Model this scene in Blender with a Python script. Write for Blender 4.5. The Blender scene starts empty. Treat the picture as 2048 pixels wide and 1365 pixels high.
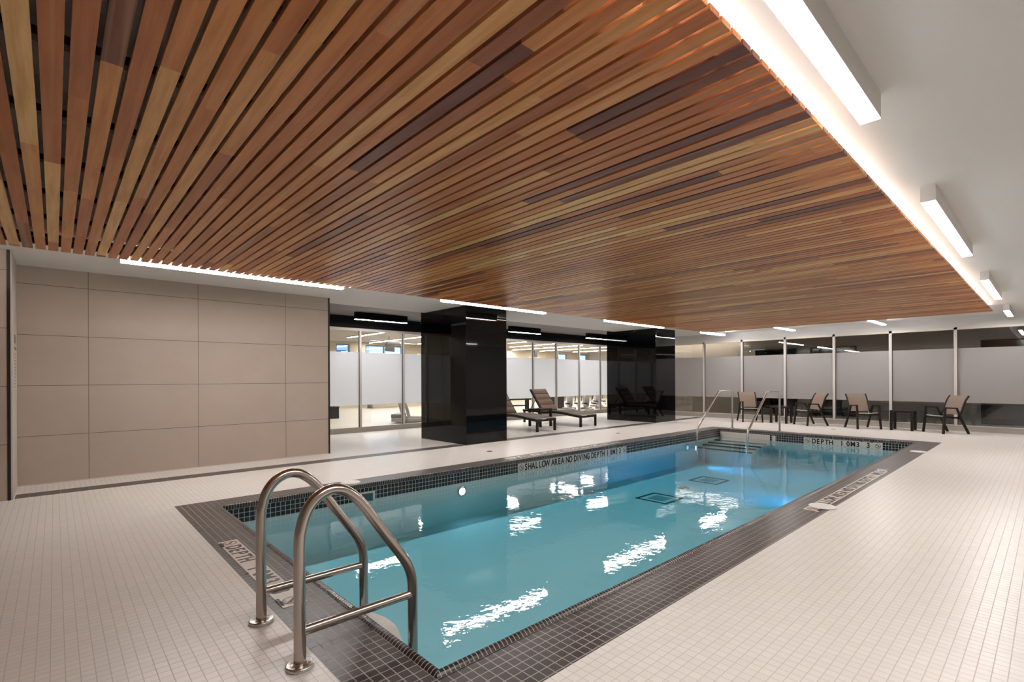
import bpy, bmesh, math, random
from mathutils import Vector, Matrix
random.seed(7)
PI = math.pi
S = bpy.context.scene
C = S.collection

# ------------------------------------------------------------------ helpers
def obj(name, bm, mat=None, parent=None, smooth=False, bevel=0.0, seg=2):
    me = bpy.data.meshes.new(name)
    bmesh.ops.recalc_face_normals(bm, faces=bm.faces)
    bm.to_mesh(me); bm.free()
    if smooth:
        for p in me.polygons: p.use_smooth = True
    mats = mat if isinstance(mat, (list, tuple)) else ([mat] if mat else [])
    for m in mats: me.materials.append(m)
    o = bpy.data.objects.new(name, me); C.objects.link(o)
    if parent is not None: o.parent = parent
    if bevel > 0:
        b = o.modifiers.new('Bevel', 'BEVEL'); b.width = bevel; b.segments = seg; b.limit_method = 'ANGLE'
        b.angle_limit = math.radians(40)
    if smooth:
        e = o.modifiers.new('Edges', 'EDGE_SPLIT'); e.split_angle = math.radians(45)
    return o

def tag(o, label=None, cat=None, group=None, kind=None):
    if label: o['label'] = label
    if cat: o['category'] = cat
    if group: o['group'] = group
    if kind: o['kind'] = kind
    return o

def thing(name, label, cat, loc=(0, 0, 0), rz=0.0, group=None):
    o = bpy.data.objects.new(name, None); C.objects.link(o)
    o.empty_display_size = 0.1
    o.location = loc; o.rotation_euler = (0, 0, rz)
    return tag(o, label, cat, group)

def struct(o, label, cat='structure'):
    return tag(o, label, cat, None, 'structure')

def dup(root, loc, rz, label, group=None):
    def cp(o, par):
        c = o.copy(); C.objects.link(c)
        if par is not None: c.parent = par
        for ch in list(o.children): cp(ch, c)
        return c
    kids = list(root.children)
    r = root.copy(); C.objects.link(r)
    r.location = loc; r.rotation_euler = (0, 0, rz)
    r['label'] = label
    if group: r['group'] = group
    for k in kids: cp(k, r)
    return r

def B(bm, x0, x1, y0, y1, z0, z1, mi=0, M=None):
    vs = [bm.verts.new(v) for v in [(x0,y0,z0),(x1,y0,z0),(x1,y1,z0),(x0,y1,z0),(x0,y0,z1),(x1,y0,z1),(x1,y1,z1),(x0,y1,z1)]]
    if M is not None:
        for v in vs: v.co = M @ v.co
    for f in [(0,3,2,1),(4,5,6,7),(0,1,5,4),(1,2,6,5),(2,3,7,6),(3,0,4,7)]:
        fc = bm.faces.new([vs[i] for i in f]); fc.material_index = mi
    return bm

def bx(x0, x1, y0, y1, z0, z1):
    return B(bmesh.new(), x0, x1, y0, y1, z0, z1)

def quad(bm, pts, mi=0):
    f = bm.faces.new([bm.verts.new(p) for p in pts]); f.material_index = mi
    return f

def tube(bm, pts, r, n=16, cap=True, flat=None):
    """round (or rectangular when flat=(w,h)) tube along pts"""
    pts = [Vector(p) for p in pts]
    rings = []
    up = None
    for i, p in enumerate(pts):
        if i == 0: t = (pts[1]-p).normalized()
        elif i == len(pts)-1: t = (p-pts[i-1]).normalized()
        else: t = ((pts[i+1]-p).normalized() + (p-pts[i-1]).normalized()).normalized()
        if up is None:
            a = Vector((0,0,1)) if abs(t.z) < 0.9 else Vector((1,0,0))
            if flat and abs(t.z) >= 0.9: a = Vector((0,1,0))
            u = t.cross(a).normalized()
        else:
            u = (up - t*up.dot(t)).normalized()
        up = u
        v = t.cross(u).normalized()
        k = 1.0
        if 0 < i < len(pts)-1:
            c = (pts[i+1]-p).normalized().dot((p-pts[i-1]).normalized())
            k = 1.0/max(0.6, math.sqrt((1+c)/2))
        if flat:
            w, h = flat
            rings.append([bm.verts.new(p + u*a*w/2 + v*b*h/2*k) for a, b in ((-1,-1),(1,-1),(1,1),(-1,1))])
        else:
            rings.append([bm.verts.new(p + (u*math.cos(2*PI*j/n) + v*math.sin(2*PI*j/n))*r) for j in range(n)])
    m = len(rings[0])
    for a, b in zip(rings, rings[1:]):
        for j in range(m):
            bm.faces.new([a[j], a[(j+1)%m], b[(j+1)%m], b[j]])
    if cap:
        bm.faces.new(rings[0][::-1]); bm.faces.new(rings[-1])
    return bm

def cyl(bm, c, r0, r1, z0, z1, n=32, M=None):
    a = []; b = []
    for j in range(n):
        t = 2*PI*j/n
        a.append(bm.verts.new((c[0]+r0*math.cos(t), c[1]+r0*math.sin(t), z0)))
        b.append(bm.verts.new((c[0]+r1*math.cos(t), c[1]+r1*math.sin(t), z1)))
    for j in range(n): bm.faces.new([a[j], a[(j+1)%n], b[(j+1)%n], b[j]])
    bm.faces.new(a[::-1]); bm.faces.new(b)
    if M is not None:
        for v in a+b: v.co = M @ v.co
    return bm

def lathe(bm, prof, c=(0,0), n=40):
    rings = []
    for r, z in prof:
        rings.append([bm.verts.new((c[0]+r*math.cos(2*PI*j/n), c[1]+r*math.sin(2*PI*j/n), z)) for j in range(n)])
    for a, b in zip(rings, rings[1:]):
        for j in range(n): bm.faces.new([a[j], a[(j+1)%n], b[(j+1)%n], b[j]])
    bm.faces.new(rings[0][::-1]); bm.faces.new(rings[-1])
    return bm

def smoothpath(pts, rad, n=8):
    """polyline with rounded corners; rad is one radius or one per inner corner"""
    pts = [Vector(p) for p in pts]
    out = [pts[0]]
    for i in range(1, len(pts)-1):
        r = rad[i-1] if isinstance(rad, (list, tuple)) else rad
        p = pts[i]; a = (pts[i-1]-p); b = (pts[i+1]-p)
        la, lb = a.length, b.length; a.normalize(); b.normalize()
        ang = a.angle(b)
        d = min(r/max(1e-6, math.tan(ang/2)), la*0.49, lb*0.49)
        p0 = p + a*d; p1 = p + b*d
        for k in range(n+1):
            t = k/n
            out.append(p0*(1-t)**2 + p*2*t*(1-t) + p1*t*t)
    out.append(pts[-1])
    return out

# ------------------------------------------------------------------ materials
def nmat(name):
    m = bpy.data.materials.new(name); m.use_nodes = True
    nt = m.node_tree; nt.nodes.clear()
    out = nt.nodes.new('ShaderNodeOutputMaterial')
    return m, nt, out

def N(nt, typ, **kw):
    n = nt.nodes.new(typ)
    for k, v in kw.items():
        if k.startswith('_'): setattr(n, k[1:], v)
    return n

def math_(nt, op, a, b=None, c=None):
    n = nt.nodes.new('ShaderNodeMath'); n.operation = op
    for i, v in enumerate((a, b, c)):
        if v is None: continue
        if isinstance(v, (int, float)): n.inputs[i].default_value = v
        else: nt.links.new(v, n.inputs[i])
    return n.outputs[0]

def mixc(nt, fac, a, b, blend='MIX'):
    n = nt.nodes.new('ShaderNodeMix'); n.data_type = 'RGBA'; n.blend_type = blend
    for s, v in ((0, fac), (6, a), (7, b)):
        if isinstance(v, (int, float)): n.inputs[s].default_value = v
        elif isinstance(v, tuple): n.inputs[s].default_value = (v[0], v[1], v[2], 1)
        else: nt.links.new(v, n.inputs[s])
    return n.outputs[2]

def principled(nt, out, col, rough=0.5, metal=0.0, spec=0.5, bump=None):
    p = nt.nodes.new('ShaderNodeBsdfPrincipled')
    if isinstance(col, tuple): p.inputs['Base Color'].default_value = (*col, 1)
    else: nt.links.new(col, p.inputs['Base Color'])
    if isinstance(rough, (int, float)): p.inputs['Roughness'].default_value = rough
    else: nt.links.new(rough, p.inputs['Roughness'])
    p.inputs['Metallic'].default_value = metal
    p.inputs['Specular IOR Level'].default_value = spec
    if bump is not None: nt.links.new(bump, p.inputs['Normal'])
    nt.links.new(p.outputs[0], out.inputs['Surface'])
    return p

def noise(nt, vec, scale, detail=3, rough=0.5):
    n = nt.nodes.new('ShaderNodeTexNoise'); n.inputs['Scale'].default_value = scale
    n.inputs['Detail'].default_value = detail; n.inputs['Roughness'].default_value = rough
    if vec is not None: nt.links.new(vec, n.inputs['Vector'])
    return n.outputs['Fac']

def ocoord(nt):
    return nt.nodes.new('ShaderNodeTexCoord').outputs['Object']

def mapping(nt, vec, scale):
    m = nt.nodes.new('ShaderNodeMapping'); nt.links.new(vec, m.inputs['Vector']); m.inputs['Scale'].default_value = scale
    return m.outputs[0]

def bumpn(nt, h, strength=0.2, dist=0.01):
    b = nt.nodes.new('ShaderNodeBump'); b.inputs['Strength'].default_value = strength; b.inputs['Distance'].default_value = dist
    nt.links.new(h, b.inputs['Height']); return b.outputs[0]

def plain(name, col, rough=0.5, metal=0.0, spec=0.5, var=0.06, scale=6.0, bump=0.0):
    m, nt, out = nmat(name)
    oc = ocoord(nt)
    f = noise(nt, oc, scale)
    c0 = tuple(max(0, x*(1-var)) for x in col); c1 = tuple(min(1, x*(1+var)) for x in col)
    c = mixc(nt, f, c0, c1)
    b = bumpn(nt, noise(nt, oc, scale*25), bump, 0.002) if bump else None
    principled(nt, out, c, rough, metal, spec, b)
    return m

def emis(name, col, strength):
    m, nt, out = nmat(name)
    e = nt.nodes.new('ShaderNodeEmission'); e.inputs[0].default_value = (*col, 1); e.inputs[1].default_value = strength
    nt.links.new(e.outputs[0], out.inputs['Surface'])
    return m

def tilemat(name, axes, pitch, off, w, c0, c1, grout, rough=0.35, var=1.0, spec=0.5, stain=0.05, bump=0.2):
    m, nt, out = nmat(name)
    oc = ocoord(nt)
    sp = nt.nodes.new('ShaderNodeSeparateXYZ'); nt.links.new(oc, sp.inputs[0])
    idx = {'x': 0, 'y': 1, 'z': 2}
    ms = []; cells = []
    pp = pitch if isinstance(pitch, (tuple, list)) else (pitch, pitch)
    for a, o, p in zip(axes, off, pp):
        v = math_(nt, 'SUBTRACT', sp.outputs[idx[a]], o)
        d = math_(nt, 'PINGPONG', v, p/2)
        mr = nt.nodes.new('ShaderNodeMapRange'); nt.links.new(d, mr.inputs[0])
        mr.inputs[1].default_value = w*0.35; mr.inputs[2].default_value = w*0.65
        mr.inputs[3].default_value = 1; mr.inputs[4].default_value = 0
        ms.append(mr.outputs[0])
        cells.append(math_(nt, 'FLOOR', math_(nt, 'DIVIDE', v, p)))
    g = math_(nt, 'MAXIMUM', ms[0], ms[1])
    cb = nt.nodes.new('ShaderNodeCombineXYZ'); nt.links.new(cells[0], cb.inputs[0]); nt.links.new(cells[1], cb.inputs[1])
    wn = nt.nodes.new('ShaderNodeTexWhiteNoise'); wn.noise_dimensions = '3D'; nt.links.new(cb.outputs[0], wn.inputs[0])
    f = math_(nt, 'MULTIPLY', wn.outputs[0], var)
    c = mixc(nt, f, c0, c1)
    st = noise(nt, oc, 1.3, 4)
    c = mixc(nt, math_(nt, 'MULTIPLY', st, stain), c, tuple(x*0.6 for x in c0))
    c = mixc(nt, g, c, grout)
    r = math_(nt, 'ADD', math_(nt, 'MULTIPLY', g, 0.4), rough)
    h = math_(nt, 'SUBTRACT', 1.0, g)
    principled(nt, out, c, r, 0, spec, bumpn(nt, h, bump, 0.002))
    return m

def srgb(r, g, b):
    f = lambda c: (c/255/12.92) if c/255 <= 0.04045 else ((c/255+0.055)/1.055)**2.4
    return (f(r), f(g), f(b))

DP = 0.0557
deck_tile = tilemat('deck_tile', 'xy', DP, (-0.022, 1.210), 0.0042, (0.79,0.745,0.695), (0.83,0.785,0.735), (0.63,0.575,0.52), 0.33, stain=0.06, bump=0.12)
BPI = 0.058
DK0, DK1, GR = (0.026,0.021,0.021), (0.055,0.044,0.041), (0.42,0.37,0.34)
border_tile = tilemat('border_tile', 'xy', BPI, (1.350, 2.015), 0.0055, DK0, DK1, GR, 0.33, spec=0.55, bump=0.08)
strip_tile = tilemat('strip_tile', 'xy', (0.29, BPI), (0.05, 8.93), 0.006, (0.035,0.028,0.026), (0.055,0.045,0.040), GR, 0.32)
band_x = tilemat('band_tile_x', 'xz', BPI, (1.40, -0.05), 0.0065, (0.012,0.011,0.011), (0.035,0.030,0.028), (0.52,0.50,0.46), 0.22)
band_y = tilemat('band_tile_y', 'yz', BPI, (2.065, -0.05), 0.0065, (0.012,0.011,0.011), (0.035,0.030,0.028), (0.52,0.50,0.46), 0.22)
nose_x = tilemat('nosing_tile_x', 'xz', (BPI/2, 0.5), (1.35, 0.3), 0.005, DK0, DK1, GR, 0.25)
nose_y = tilemat('nosing_tile_y', 'yz', (BPI/2, 0.5), (2.015, 0.3), 0.005, DK0, DK1, GR, 0.25)
shell_mat = plain('pool_plaster', (0.86,0.90,0.88), 0.6, var=0.01, scale=0.7)
white_tile = tilemat('white_tile', 'yz', (0.15,0.15), (5.05,-0.1), 0.004, (0.66,0.62,0.57), (0.70,0.66,0.6), (0.5,0.46,0.42), 0.3)
step_white = plain('step_plaster', (0.62,0.68,0.66), 0.5, var=0.03)
step_dark = plain('step_nosing_tile', (0.02,0.03,0.035), 0.3)
ceil_mat = plain('ceiling_paint', (0.74,0.72,0.70), 0.8, var=0.01, scale=0.6)
alcove_ceil = plain('alcove_ceiling_paint', (0.22,0.20,0.195), 0.7, var=0.02)
paint = plain('wall_paint', (0.56,0.51,0.46), 0.6, var=0.02)
panelw = None
def panel_mat():
    m, nt, out = nmat('porcelain_wall_panel')
    oc = ocoord(nt)
    sp = nt.nodes.new('ShaderNodeSeparateXYZ'); nt.links.new(oc, sp.inputs[0])
    gx = math_(nt, 'PINGPONG', math_(nt, 'SUBTRACT', sp.outputs[0], 0.366), 1.385/2)
    gz = math_(nt, 'PINGPONG', math_(nt, 'SUBTRACT', sp.outputs[2], 0.677), 0.705/2)
    g = math_(nt, 'LESS_THAN', math_(nt, 'MINIMUM', gx, gz), 0.0032)
    a = noise(nt, oc, 1.6, 5, 0.6); b = noise(nt, oc, 7.0, 5, 0.65)
    c = mixc(nt, a, (0.39,0.315,0.26), (0.48,0.40,0.34))
    c = mixc(nt, math_(nt, 'MULTIPLY', b, 0.35), c, (0.49,0.42,0.36))
    c = mixc(nt, g, c, (0.11,0.08,0.06))
    h = math_(nt, 'SUBTRACT', 1.0, g)
    principled(nt, out, c, 0.42, 0, 0.4, bumpn(nt, h, 0.3, 0.003))
    return m
panel_m = panel_mat()
black_panel = plain('black_glass_panel', (0.0025,0.0028,0.003), 0.035, 0, 0.32, var=0.0)
black_matte = plain('black_paint', (0.004,0.0035,0.0035), 0.6, 0, 0.15)
black_trim = plain('black_metal_trim', (0.008,0.006,0.006), 0.4)
frame_m = plain('cream_aluminium_frame', (0.58,0.53,0.49), 0.4, 0.0, 0.5, var=0.02)
gasket = plain('dark_gasket', (0.03,0.026,0.024), 0.6)
sill_m = plain('stone_sill', (0.36,0.32,0.28), 0.5, var=0.08, scale=3)
steel = None
def steel_mat(name='brushed_steel', col=(0.50,0.45,0.41), r=0.22):
    m, nt, out = nmat(name)
    oc = ocoord(nt)
    f = noise(nt, mapping(nt, oc, (30, 30, 900)), 1.0, 2)
    rr = math_(nt, 'ADD', math_(nt, 'MULTIPLY', f, 0.12), r-0.06)
    c = mixc(nt, f, tuple(x*0.9 for x in col), tuple(min(1, x*1.06) for x in col))
    principled(nt, out, c, rr, 1.0, 0.5)
    return m
steel = steel_mat()
steel_l = steel_mat('polished_steel', (0.62,0.60,0.58), 0.26)
fix_white = plain('white_enamel', (0.72,0.70,0.68), 0.45, var=0.01)
plate_m = tilemat('sign_tile', 'xy', (0.1524, 0.1524), (0,0), 0.002, (0.68,0.61,0.54), (0.72,0.65,0.58), (0.50,0.44,0.38), 0.35)
plate_w = plain('glazed_white_sign_tile', (0.66,0.63,0.56), 0.3, var=0.02)
ink = plain('black_glaze', (0.012,0.010,0.010), 0.4)
inkred = plain('brown_red_glaze', (0.10,0.028,0.022), 0.4)
lid_m = plain('white_plastic', (0.80,0.78,0.74), 0.4, var=0.01)
drain_m = plain('drain_metal', (0.12,0.10,0.085), 0.4, 0.6)
drain_dark = plain('drain_grille_dark', (0.01,0.018,0.022), 0.5)
frame_dark = plain('dark_bronze_frame', (0.014,0.009,0.007), 0.45, 0.0, 0.3)
def fabric(name, c0, c1, sc=260):
    m, nt, out = nmat(name)
    oc = ocoord(nt)
    w = nt.nodes.new('ShaderNodeTexWave'); w.inputs['Scale'].default_value = sc/6; nt.links.new(oc, w.inputs['Vector'])
    f = math_(nt, 'MULTIPLY', math_(nt, 'ADD', w.outputs['Fac'], noise(nt, oc, sc)), 0.5)
    principled(nt, out, mixc(nt, f, c0, c1), 0.75, 0, 0.3, bumpn(nt, f, 0.1, 0.001))
    return m
sling_tan = fabric('tan_sling_mesh', (0.20,0.145,0.11), (0.255,0.19,0.148))
sling_seat = fabric('pale_sling_mesh', (0.38,0.34,0.28), (0.46,0.41,0.34))
cush_brown = fabric('taupe_cushion', (0.22,0.145,0.105), (0.28,0.19,0.14))
cush_grey = fabric('grey_taupe_sling', (0.20,0.165,0.135), (0.26,0.215,0.18))
table_m = plain('dark_table_top', (0.030,0.022,0.020), 0.22)
gym_grey = plain('grey_machine_enamel', (0.17,0.16,0.155), 0.4)
gym_white = plain('white_machine_cover', (0.42,0.40,0.39), 0.35)
gym_black = plain('black_rubber', (0.012,0.012,0.012), 0.6)
gym_wall = plain('cream_gym_wall', (0.46,0.40,0.31), 0.8)
gym_ceil = plain('gym_ceiling_paint', (0.46,0.41,0.35), 0.8)
corr_wall = plain('corridor_wall_paint', (0.42,0.37,0.33), 0.7, var=0.03, scale=1)
corr_floor = plain('corridor_floor', (0.50,0.44,0.38), 0.45)
dark_open = plain('dark_window_glass', (0.010,0.009,0.010), 0.08)

def schlick(nt, f0, normal=None):
    lw = nt.nodes.new('ShaderNodeLayerWeight'); lw.inputs[0].default_value = 0.5
    if normal is not None: nt.links.new(normal, lw.inputs['Normal'])
    p = math_(nt, 'POWER', lw.outputs['Facing'], 5.0)
    return math_(nt, 'ADD', math_(nt, 'MULTIPLY', p, 1.0-f0), f0)
def glass_mat(name, tint=(0.93,0.95,0.94), ior=1.5):
    m, nt, out = nmat(name)
    t = nt.nodes.new('ShaderNodeBsdfTransparent'); t.inputs[0].default_value = (*tint, 1)
    g = nt.nodes.new('ShaderNodeBsdfGlossy'); g.inputs['Roughness'].default_value = 0.0
    g.inputs['Color'].default_value = (1,1,1,1)
    mx = nt.nodes.new('ShaderNodeMixShader')
    nt.links.new(schlick(nt, ((ior-1)/(ior+1))**2), mx.inputs[0]); nt.links.new(t.outputs[0], mx.inputs[1]); nt.links.new(g.outputs[0], mx.inputs[2])
    nt.links.new(mx.outputs[0], out.inputs['Surface'])
    return m
glass_m = glass_mat('clear_glass')
def frost_mat(name, dcol, tcol, fac, clear=0.06):
    m, nt, out = nmat(name)
    d = nt.nodes.new('ShaderNodeBsdfDiffuse'); d.inputs[0].default_value = (*dcol, 1)
    t = nt.nodes.new('ShaderNodeBsdfTranslucent'); t.inputs[0].default_value = (*tcol, 1)
    mx = nt.nodes.new('ShaderNodeMixShader'); mx.inputs[0].default_value = fac
    nt.links.new(d.outputs[0], mx.inputs[1]); nt.links.new(t.outputs[0], mx.inputs[2])
    tr = nt.nodes.new('ShaderNodeBsdfTransparent')
    m2 = nt.nodes.new('ShaderNodeMixShader'); m2.inputs[0].default_value = clear
    nt.links.new(mx.outputs[0], m2.inputs[1]); nt.links.new(tr.outputs[0], m2.inputs[2])
    nt.links.new(m2.outputs[0], out.inputs['Surface'])
    return m
frost_gym = frost_mat('frosted_film', (0.66,0.67,0.70), (0.93,0.95,1.0), 0.66, 0.03)

def wood_mat():
    m, nt, out = nmat('cedar_slat')
    oc = ocoord(nt)
    sp = nt.nodes.new('ShaderNodeSeparateXYZ'); nt.links.new(oc, sp.inputs[0])
    row = math_(nt, 'FLOOR', math_(nt, 'DIVIDE', math_(nt, 'SUBTRACT', sp.outputs[0], -0.366), 0.1026))
    wr = nt.nodes.new('ShaderNodeTexWhiteNoise'); wr.noise_dimensions = '1D'; nt.links.new(row, wr.inputs['W'])
    sh = math_(nt, 'MULTIPLY', wr.outputs[0], 7.3)
    ln = math_(nt, 'ADD', math_(nt, 'MULTIPLY', wr.outputs[0], 1.1), 1.7)
    seg = math_(nt, 'FLOOR', math_(nt, 'DIVIDE', math_(nt, 'ADD', sp.outputs[1], sh), ln))
    cb = nt.nodes.new('ShaderNodeCombineXYZ'); nt.links.new(row, cb.inputs[0]); nt.links.new(seg, cb.inputs[1])
    wn = nt.nodes.new('ShaderNodeTexWhiteNoise'); wn.noise_dimensions = '3D'; nt.links.new(cb.outputs[0], wn.inputs[0])
    rmp = nt.nodes.new('ShaderNodeValToRGB'); nt.links.new(wn.outputs[0], rmp.inputs[0])
    cr = rmp.color_ramp; cr.interpolation = 'LINEAR'
    stops = [(0.0,(0.20,0.072,0.046)),(0.06,(0.27,0.098,0.056)),(0.13,(0.48,0.170,0.066)),(0.40,(0.60,0.225,0.082)),(0.66,(0.68,0.285,0.100)),(0.84,(0.78,0.40,0.150)),(1.0,(0.93,0.61,0.27))]
    while len(cr.elements) < len(stops): cr.elements.new(0.5)
    for e, (p, c) in zip(cr.elements, stops): e.position = p; e.color = (*c, 1)
    # grain, shifted per board
    off = nt.nodes.new('ShaderNodeVectorMath'); off.operation = 'MULTIPLY_ADD'
    nt.links.new(wn.outputs[1], off.inputs[0]); off.inputs[1].default_value = (13, 17, 5); nt.links.new(oc, off.inputs[2])
    mp = mapping(nt, off.outputs[0], (28, 1.6, 28))
    g1 = noise(nt, mp, 1.0, 5, 0.6)
    mp2 = mapping(nt, off.outputs[0], (150, 5, 150))
    g2 = noise(nt, mp2, 1.0, 3, 0.6)
    dark = mixc(nt, 1.0, rmp.outputs[0], (0.64,0.48,0.38), 'MULTIPLY')
    mr = nt.nodes.new('ShaderNodeMapRange'); nt.links.new(g1, mr.inputs[0]); mr.inputs[1].default_value = 0.38; mr.inputs[2].default_value = 0.68
    c = mixc(nt, math_(nt, 'MULTIPLY', mr.outputs[0], 0.75), rmp.outputs[0], dark)
    c = mixc(nt, math_(nt, 'MULTIPLY', g2, 0.30), c, dark)
    g3 = noise(nt, mapping(nt, off.outputs[0], (11, 0.22, 11)), 1.0, 2, 0.5)
    mr3 = nt.nodes.new('ShaderNodeMapRange'); nt.links.new(g3, mr3.inputs[0]); mr3.inputs[1].default_value = 0.60; mr3.inputs[2].default_value = 0.66
    c = mixc(nt, math_(nt, 'MULTIPLY', mr3.outputs[0], 0.22), c, (0.72,0.46,0.25))
    principled(nt, out, c, 0.30, 0, 0.20, bumpn(nt, g2, 0.08, 0.001))
    return m
wood = wood_mat()
batten_m = plain('dark_batten', (0.030,0.014,0.009), 0.6)

LIGHT = (1.0, 0.972, 0.955)
E_FIX = 33.0
diff_m = emis('fixture_diffuser_glow', LIGHT, E_FIX)
diff_gym = emis('gym_diffuser_glow', (1.0,0.94,0.88), 56.0)
cove_m = emis('cove_led_glow', (1.0,0.98,0.93), 22.0)
cove_l = emis('cove_led_warm_glow', (1.0,0.88,0.74), 26.0)
pool_lamp_dim = emis('underwater_lamp_dim_glow', (0.35,0.70,1.0), 0.8)
pool_lamp = emis('underwater_lamp_glow', (0.75,0.92,1.0), 25.0)

# ------------------------------------------------------------------ floor (deck, dark border, dark strip)
xs = (1.0, 1.35, 13.95, 14.305); ys = (1.655, 2.015, 6.48, 6.825)
bm = bmesh.new()
def fr(x0, x1, y0, y1, mi): quad(bm, [(x0,y0,0),(x1,y0,0),(x1,y1,0),(x0,y1,0)], mi)
X0, X1, Y0 = -4.5, 17.9, -1.6
fr(X0, X1, Y0, ys[0], 0); fr(X0, xs[0], ys[0], ys[3], 0); fr(xs[3], X1, ys[0], ys[3], 0)
fr(X0, X1, ys[3], 8.62, 0); fr(X0, -0.37, 8.62, 8.93, 0); fr(-0.37, 17.45, 8.62, 8.93, 2); fr(17.45, X1, 8.62, 8.93, 0)
fr(X0, X1, 8.93, 12.9, 0)
fr(xs[0], xs[3], ys[0], ys[1], 1); fr(xs[0], xs[3], ys[2], ys[3], 1)
fr(xs[0], xs[1], ys[1], ys[2], 1); fr(xs[2], xs[3], ys[1], ys[2], 1)
bmesh.ops.remove_doubles(bm, verts=bm.verts, dist=1e-5)
floor = obj('floor', bm, [deck_tile, border_tile, strip_tile]); struct(floor, 'cream mosaic tiled pool deck with dark tile border around the pool', 'floor')
for p in floor.data.polygons:
    if p.normal.z < 0: p.flip()

# ------------------------------------------------------------------ pool basin
WX0, WX1, WY0, WY1 = 1.40, 13.90, 2.065, 6.43     # wall planes
WATER, ZF = -0.215, -0.80
bm = bmesh.new()
# bullnose rim: quarter round between flat border and wall
prev = None
for o, z in ((0,0),(0.006,0.006),(0.015,0.014),(0.025,0.019),(0.034,0.020),(0.042,0.016),(0.047,0.009),(0.050,-0.002),(0.050,-0.05)):
    zz = [z*k_ if z > 0 else z for k_ in (1.0, 0.35, 0.12, 0.4)]   # the lip stands highest at the near right corner
    loop = [bm.verts.new(v) for v in ((xs[1]+o, ys[1]+o, zz[0]), (xs[2]-o, ys[1]+o, zz[1]), (xs[2]-o, ys[2]-o, zz[2]), (xs[1]+o, ys[2]-o, zz[3]))]
    if prev:
        for i in range(4):
            f = bm.faces.new([prev[i], prev[(i+1)%4], loop[(i+1)%4], loop[i]]); f.material_index = 2 if i in (0,2) else 3
    prev = loop
def wallq(z0, z1, mx, my):
    c = [(WX0,WY0),(WX1,WY0),(WX1,WY1),(WX0,WY1)]
    for i in range(4):
        a = c[i]; b = c[(i+1)%4]
        quad(bm, [(a[0],a[1],z0),(b[0],b[1],z0),(b[0],b[1],z1),(a[0],a[1],z1)], mx if i in (0,2) else my)
wallq(-0.05-3*BPI, -0.05, 0, 1)
wallq(ZF, -0.05-3*BPI, 4, 4)
quad(bm, [(WX0,WY0,ZF),(WX1,WY0,ZF),(WX1,WY1,ZF),(WX0,WY1,ZF)], 4)
basin = obj('pool_basin', bm, [band_x, band_y, nose_x, nose_y, shell_mat])
tag(basin, 'long rectangular indoor pool basin with black tile band and pale plaster', 'swimming pool')
basin['kind'] = 'structure'
# water: one closed body
m, nt, out = nmat('pool_water')
tr = nt.nodes.new('ShaderNodeBsdfTransparent'); tr.inputs[0].default_value = (1,1,1,1)
gl = nt.nodes.new('ShaderNodeBsdfGlossy'); gl.inputs['Roughness'].default_value = 0.0
oc = ocoord(nt)
h = math_(nt, 'ADD', math_(nt, 'MULTIPLY', noise(nt, oc, 3.0, 2, 0.5), 0.6), math_(nt, 'MULTIPLY', noise(nt, oc, 20.0, 2, 0.5), 0.13))
bp = bumpn(nt, h, 1.0, 0.0046)
nt.links.new(bp, gl.inputs['Normal'])
mx = nt.nodes.new('ShaderNodeMixShader'); nt.links.new(schlick(nt, 0.02, bp), mx.inputs[0]); nt.links.new(tr.outputs[0], mx.inputs[1]); nt.links.new(gl.outputs[0], mx.inputs[2])
nt.links.new(mx.outputs[0], out.inputs['Surface'])
va = nt.nodes.new('ShaderNodeVolumeAbsorption'); va.inputs['Color'].default_value = (0.38,0.82,0.91,1); va.inputs['Density'].default_value = 0.88
nt.links.new(va.outputs[0], out.inputs['Volume'])
water_m = m
wo = obj('pool_water', bx(WX0-0.004, WX1+0.004, WY0-0.004, WY1+0.004, ZF-0.004, WATER), water_m)
tag(wo, 'still turquoise water filling the indoor swimming pool', 'water', kind='structure')

# steps in the far left corner
st = thing('pool_steps', 'submerged white entry steps with dark nosings at the far left pool corner', 'steps', (13.9, 5.74, ZF))
def loc(o, root):
    return o
tre = [(13.60, -0.28), (13.20, -0.315), (12.90, -0.345), (12.64, -0.405)]
prevx = WX1
for xx, zz in tre:
    b = bx(xx-13.9, prevx-13.9 - (0.0 if prevx == WX1 else 0.0), 5.05-5.74, 6.425-5.74, 0.0, zz-ZF)
    obj('tread', b, step_white, st)
    obj('nosing', bx(xx-13.9-0.004, xx-13.9+0.045, 5.05-5.74-0.003, 6.425-5.74, zz-ZF-0.03, zz-ZF+0.003), step_dark, st)
    prevx = xx
# white tiles behind the steps and the small white tile beside them
obj('back_tile', bx(-0.006, -0.001, 5.07-5.74, 6.40-5.74, -0.30-ZF, -0.075-ZF), white_tile, st)
obj('marker_tile', bx(-0.008, -0.001, 4.93-5.74, 5.01-5.74, -0.30-ZF, -0.085-ZF), plate_w, st)

# pool drains on the bottom
def square_drain(cx, cy, label):
    t = thing('pool_drain', label, 'drain', (cx, cy, ZF), 0, 'main drains on the pool floor')
    b = bmesh.new(); s = 0.32; w = 0.045
    B(b, -s, s, -s, -s+w, 0.0, 0.008); B(b, -s, s, s-w, s, 0.0, 0.008); B(b, -s, -s+w, -s+w, s-w, 0.0, 0.008); B(b, s-w, s, -s+w, s-w, 0.0, 0.008)
    obj('drain_frame', b, drain_dark, t)
    b = bmesh.new()
    B(b, -0.16, 0.16, -0.16, 0.16, 0.0, 0.006)
    for k in range(7): B(b, -0.14, 0.14, -0.14+k*0.043, -0.12+k*0.043, 0.006, 0.010)
    obj('drain_grate', b, plain('drain_grate_pale', (0.30,0.42,0.44), 0.5), t)
square_drain(8.30, 4.98, 'dark framed square drain on the pool floor, the nearer one')
square_drain(10.52, 5.10, 'dark framed square drain on the pool floor, the farther one')
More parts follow.
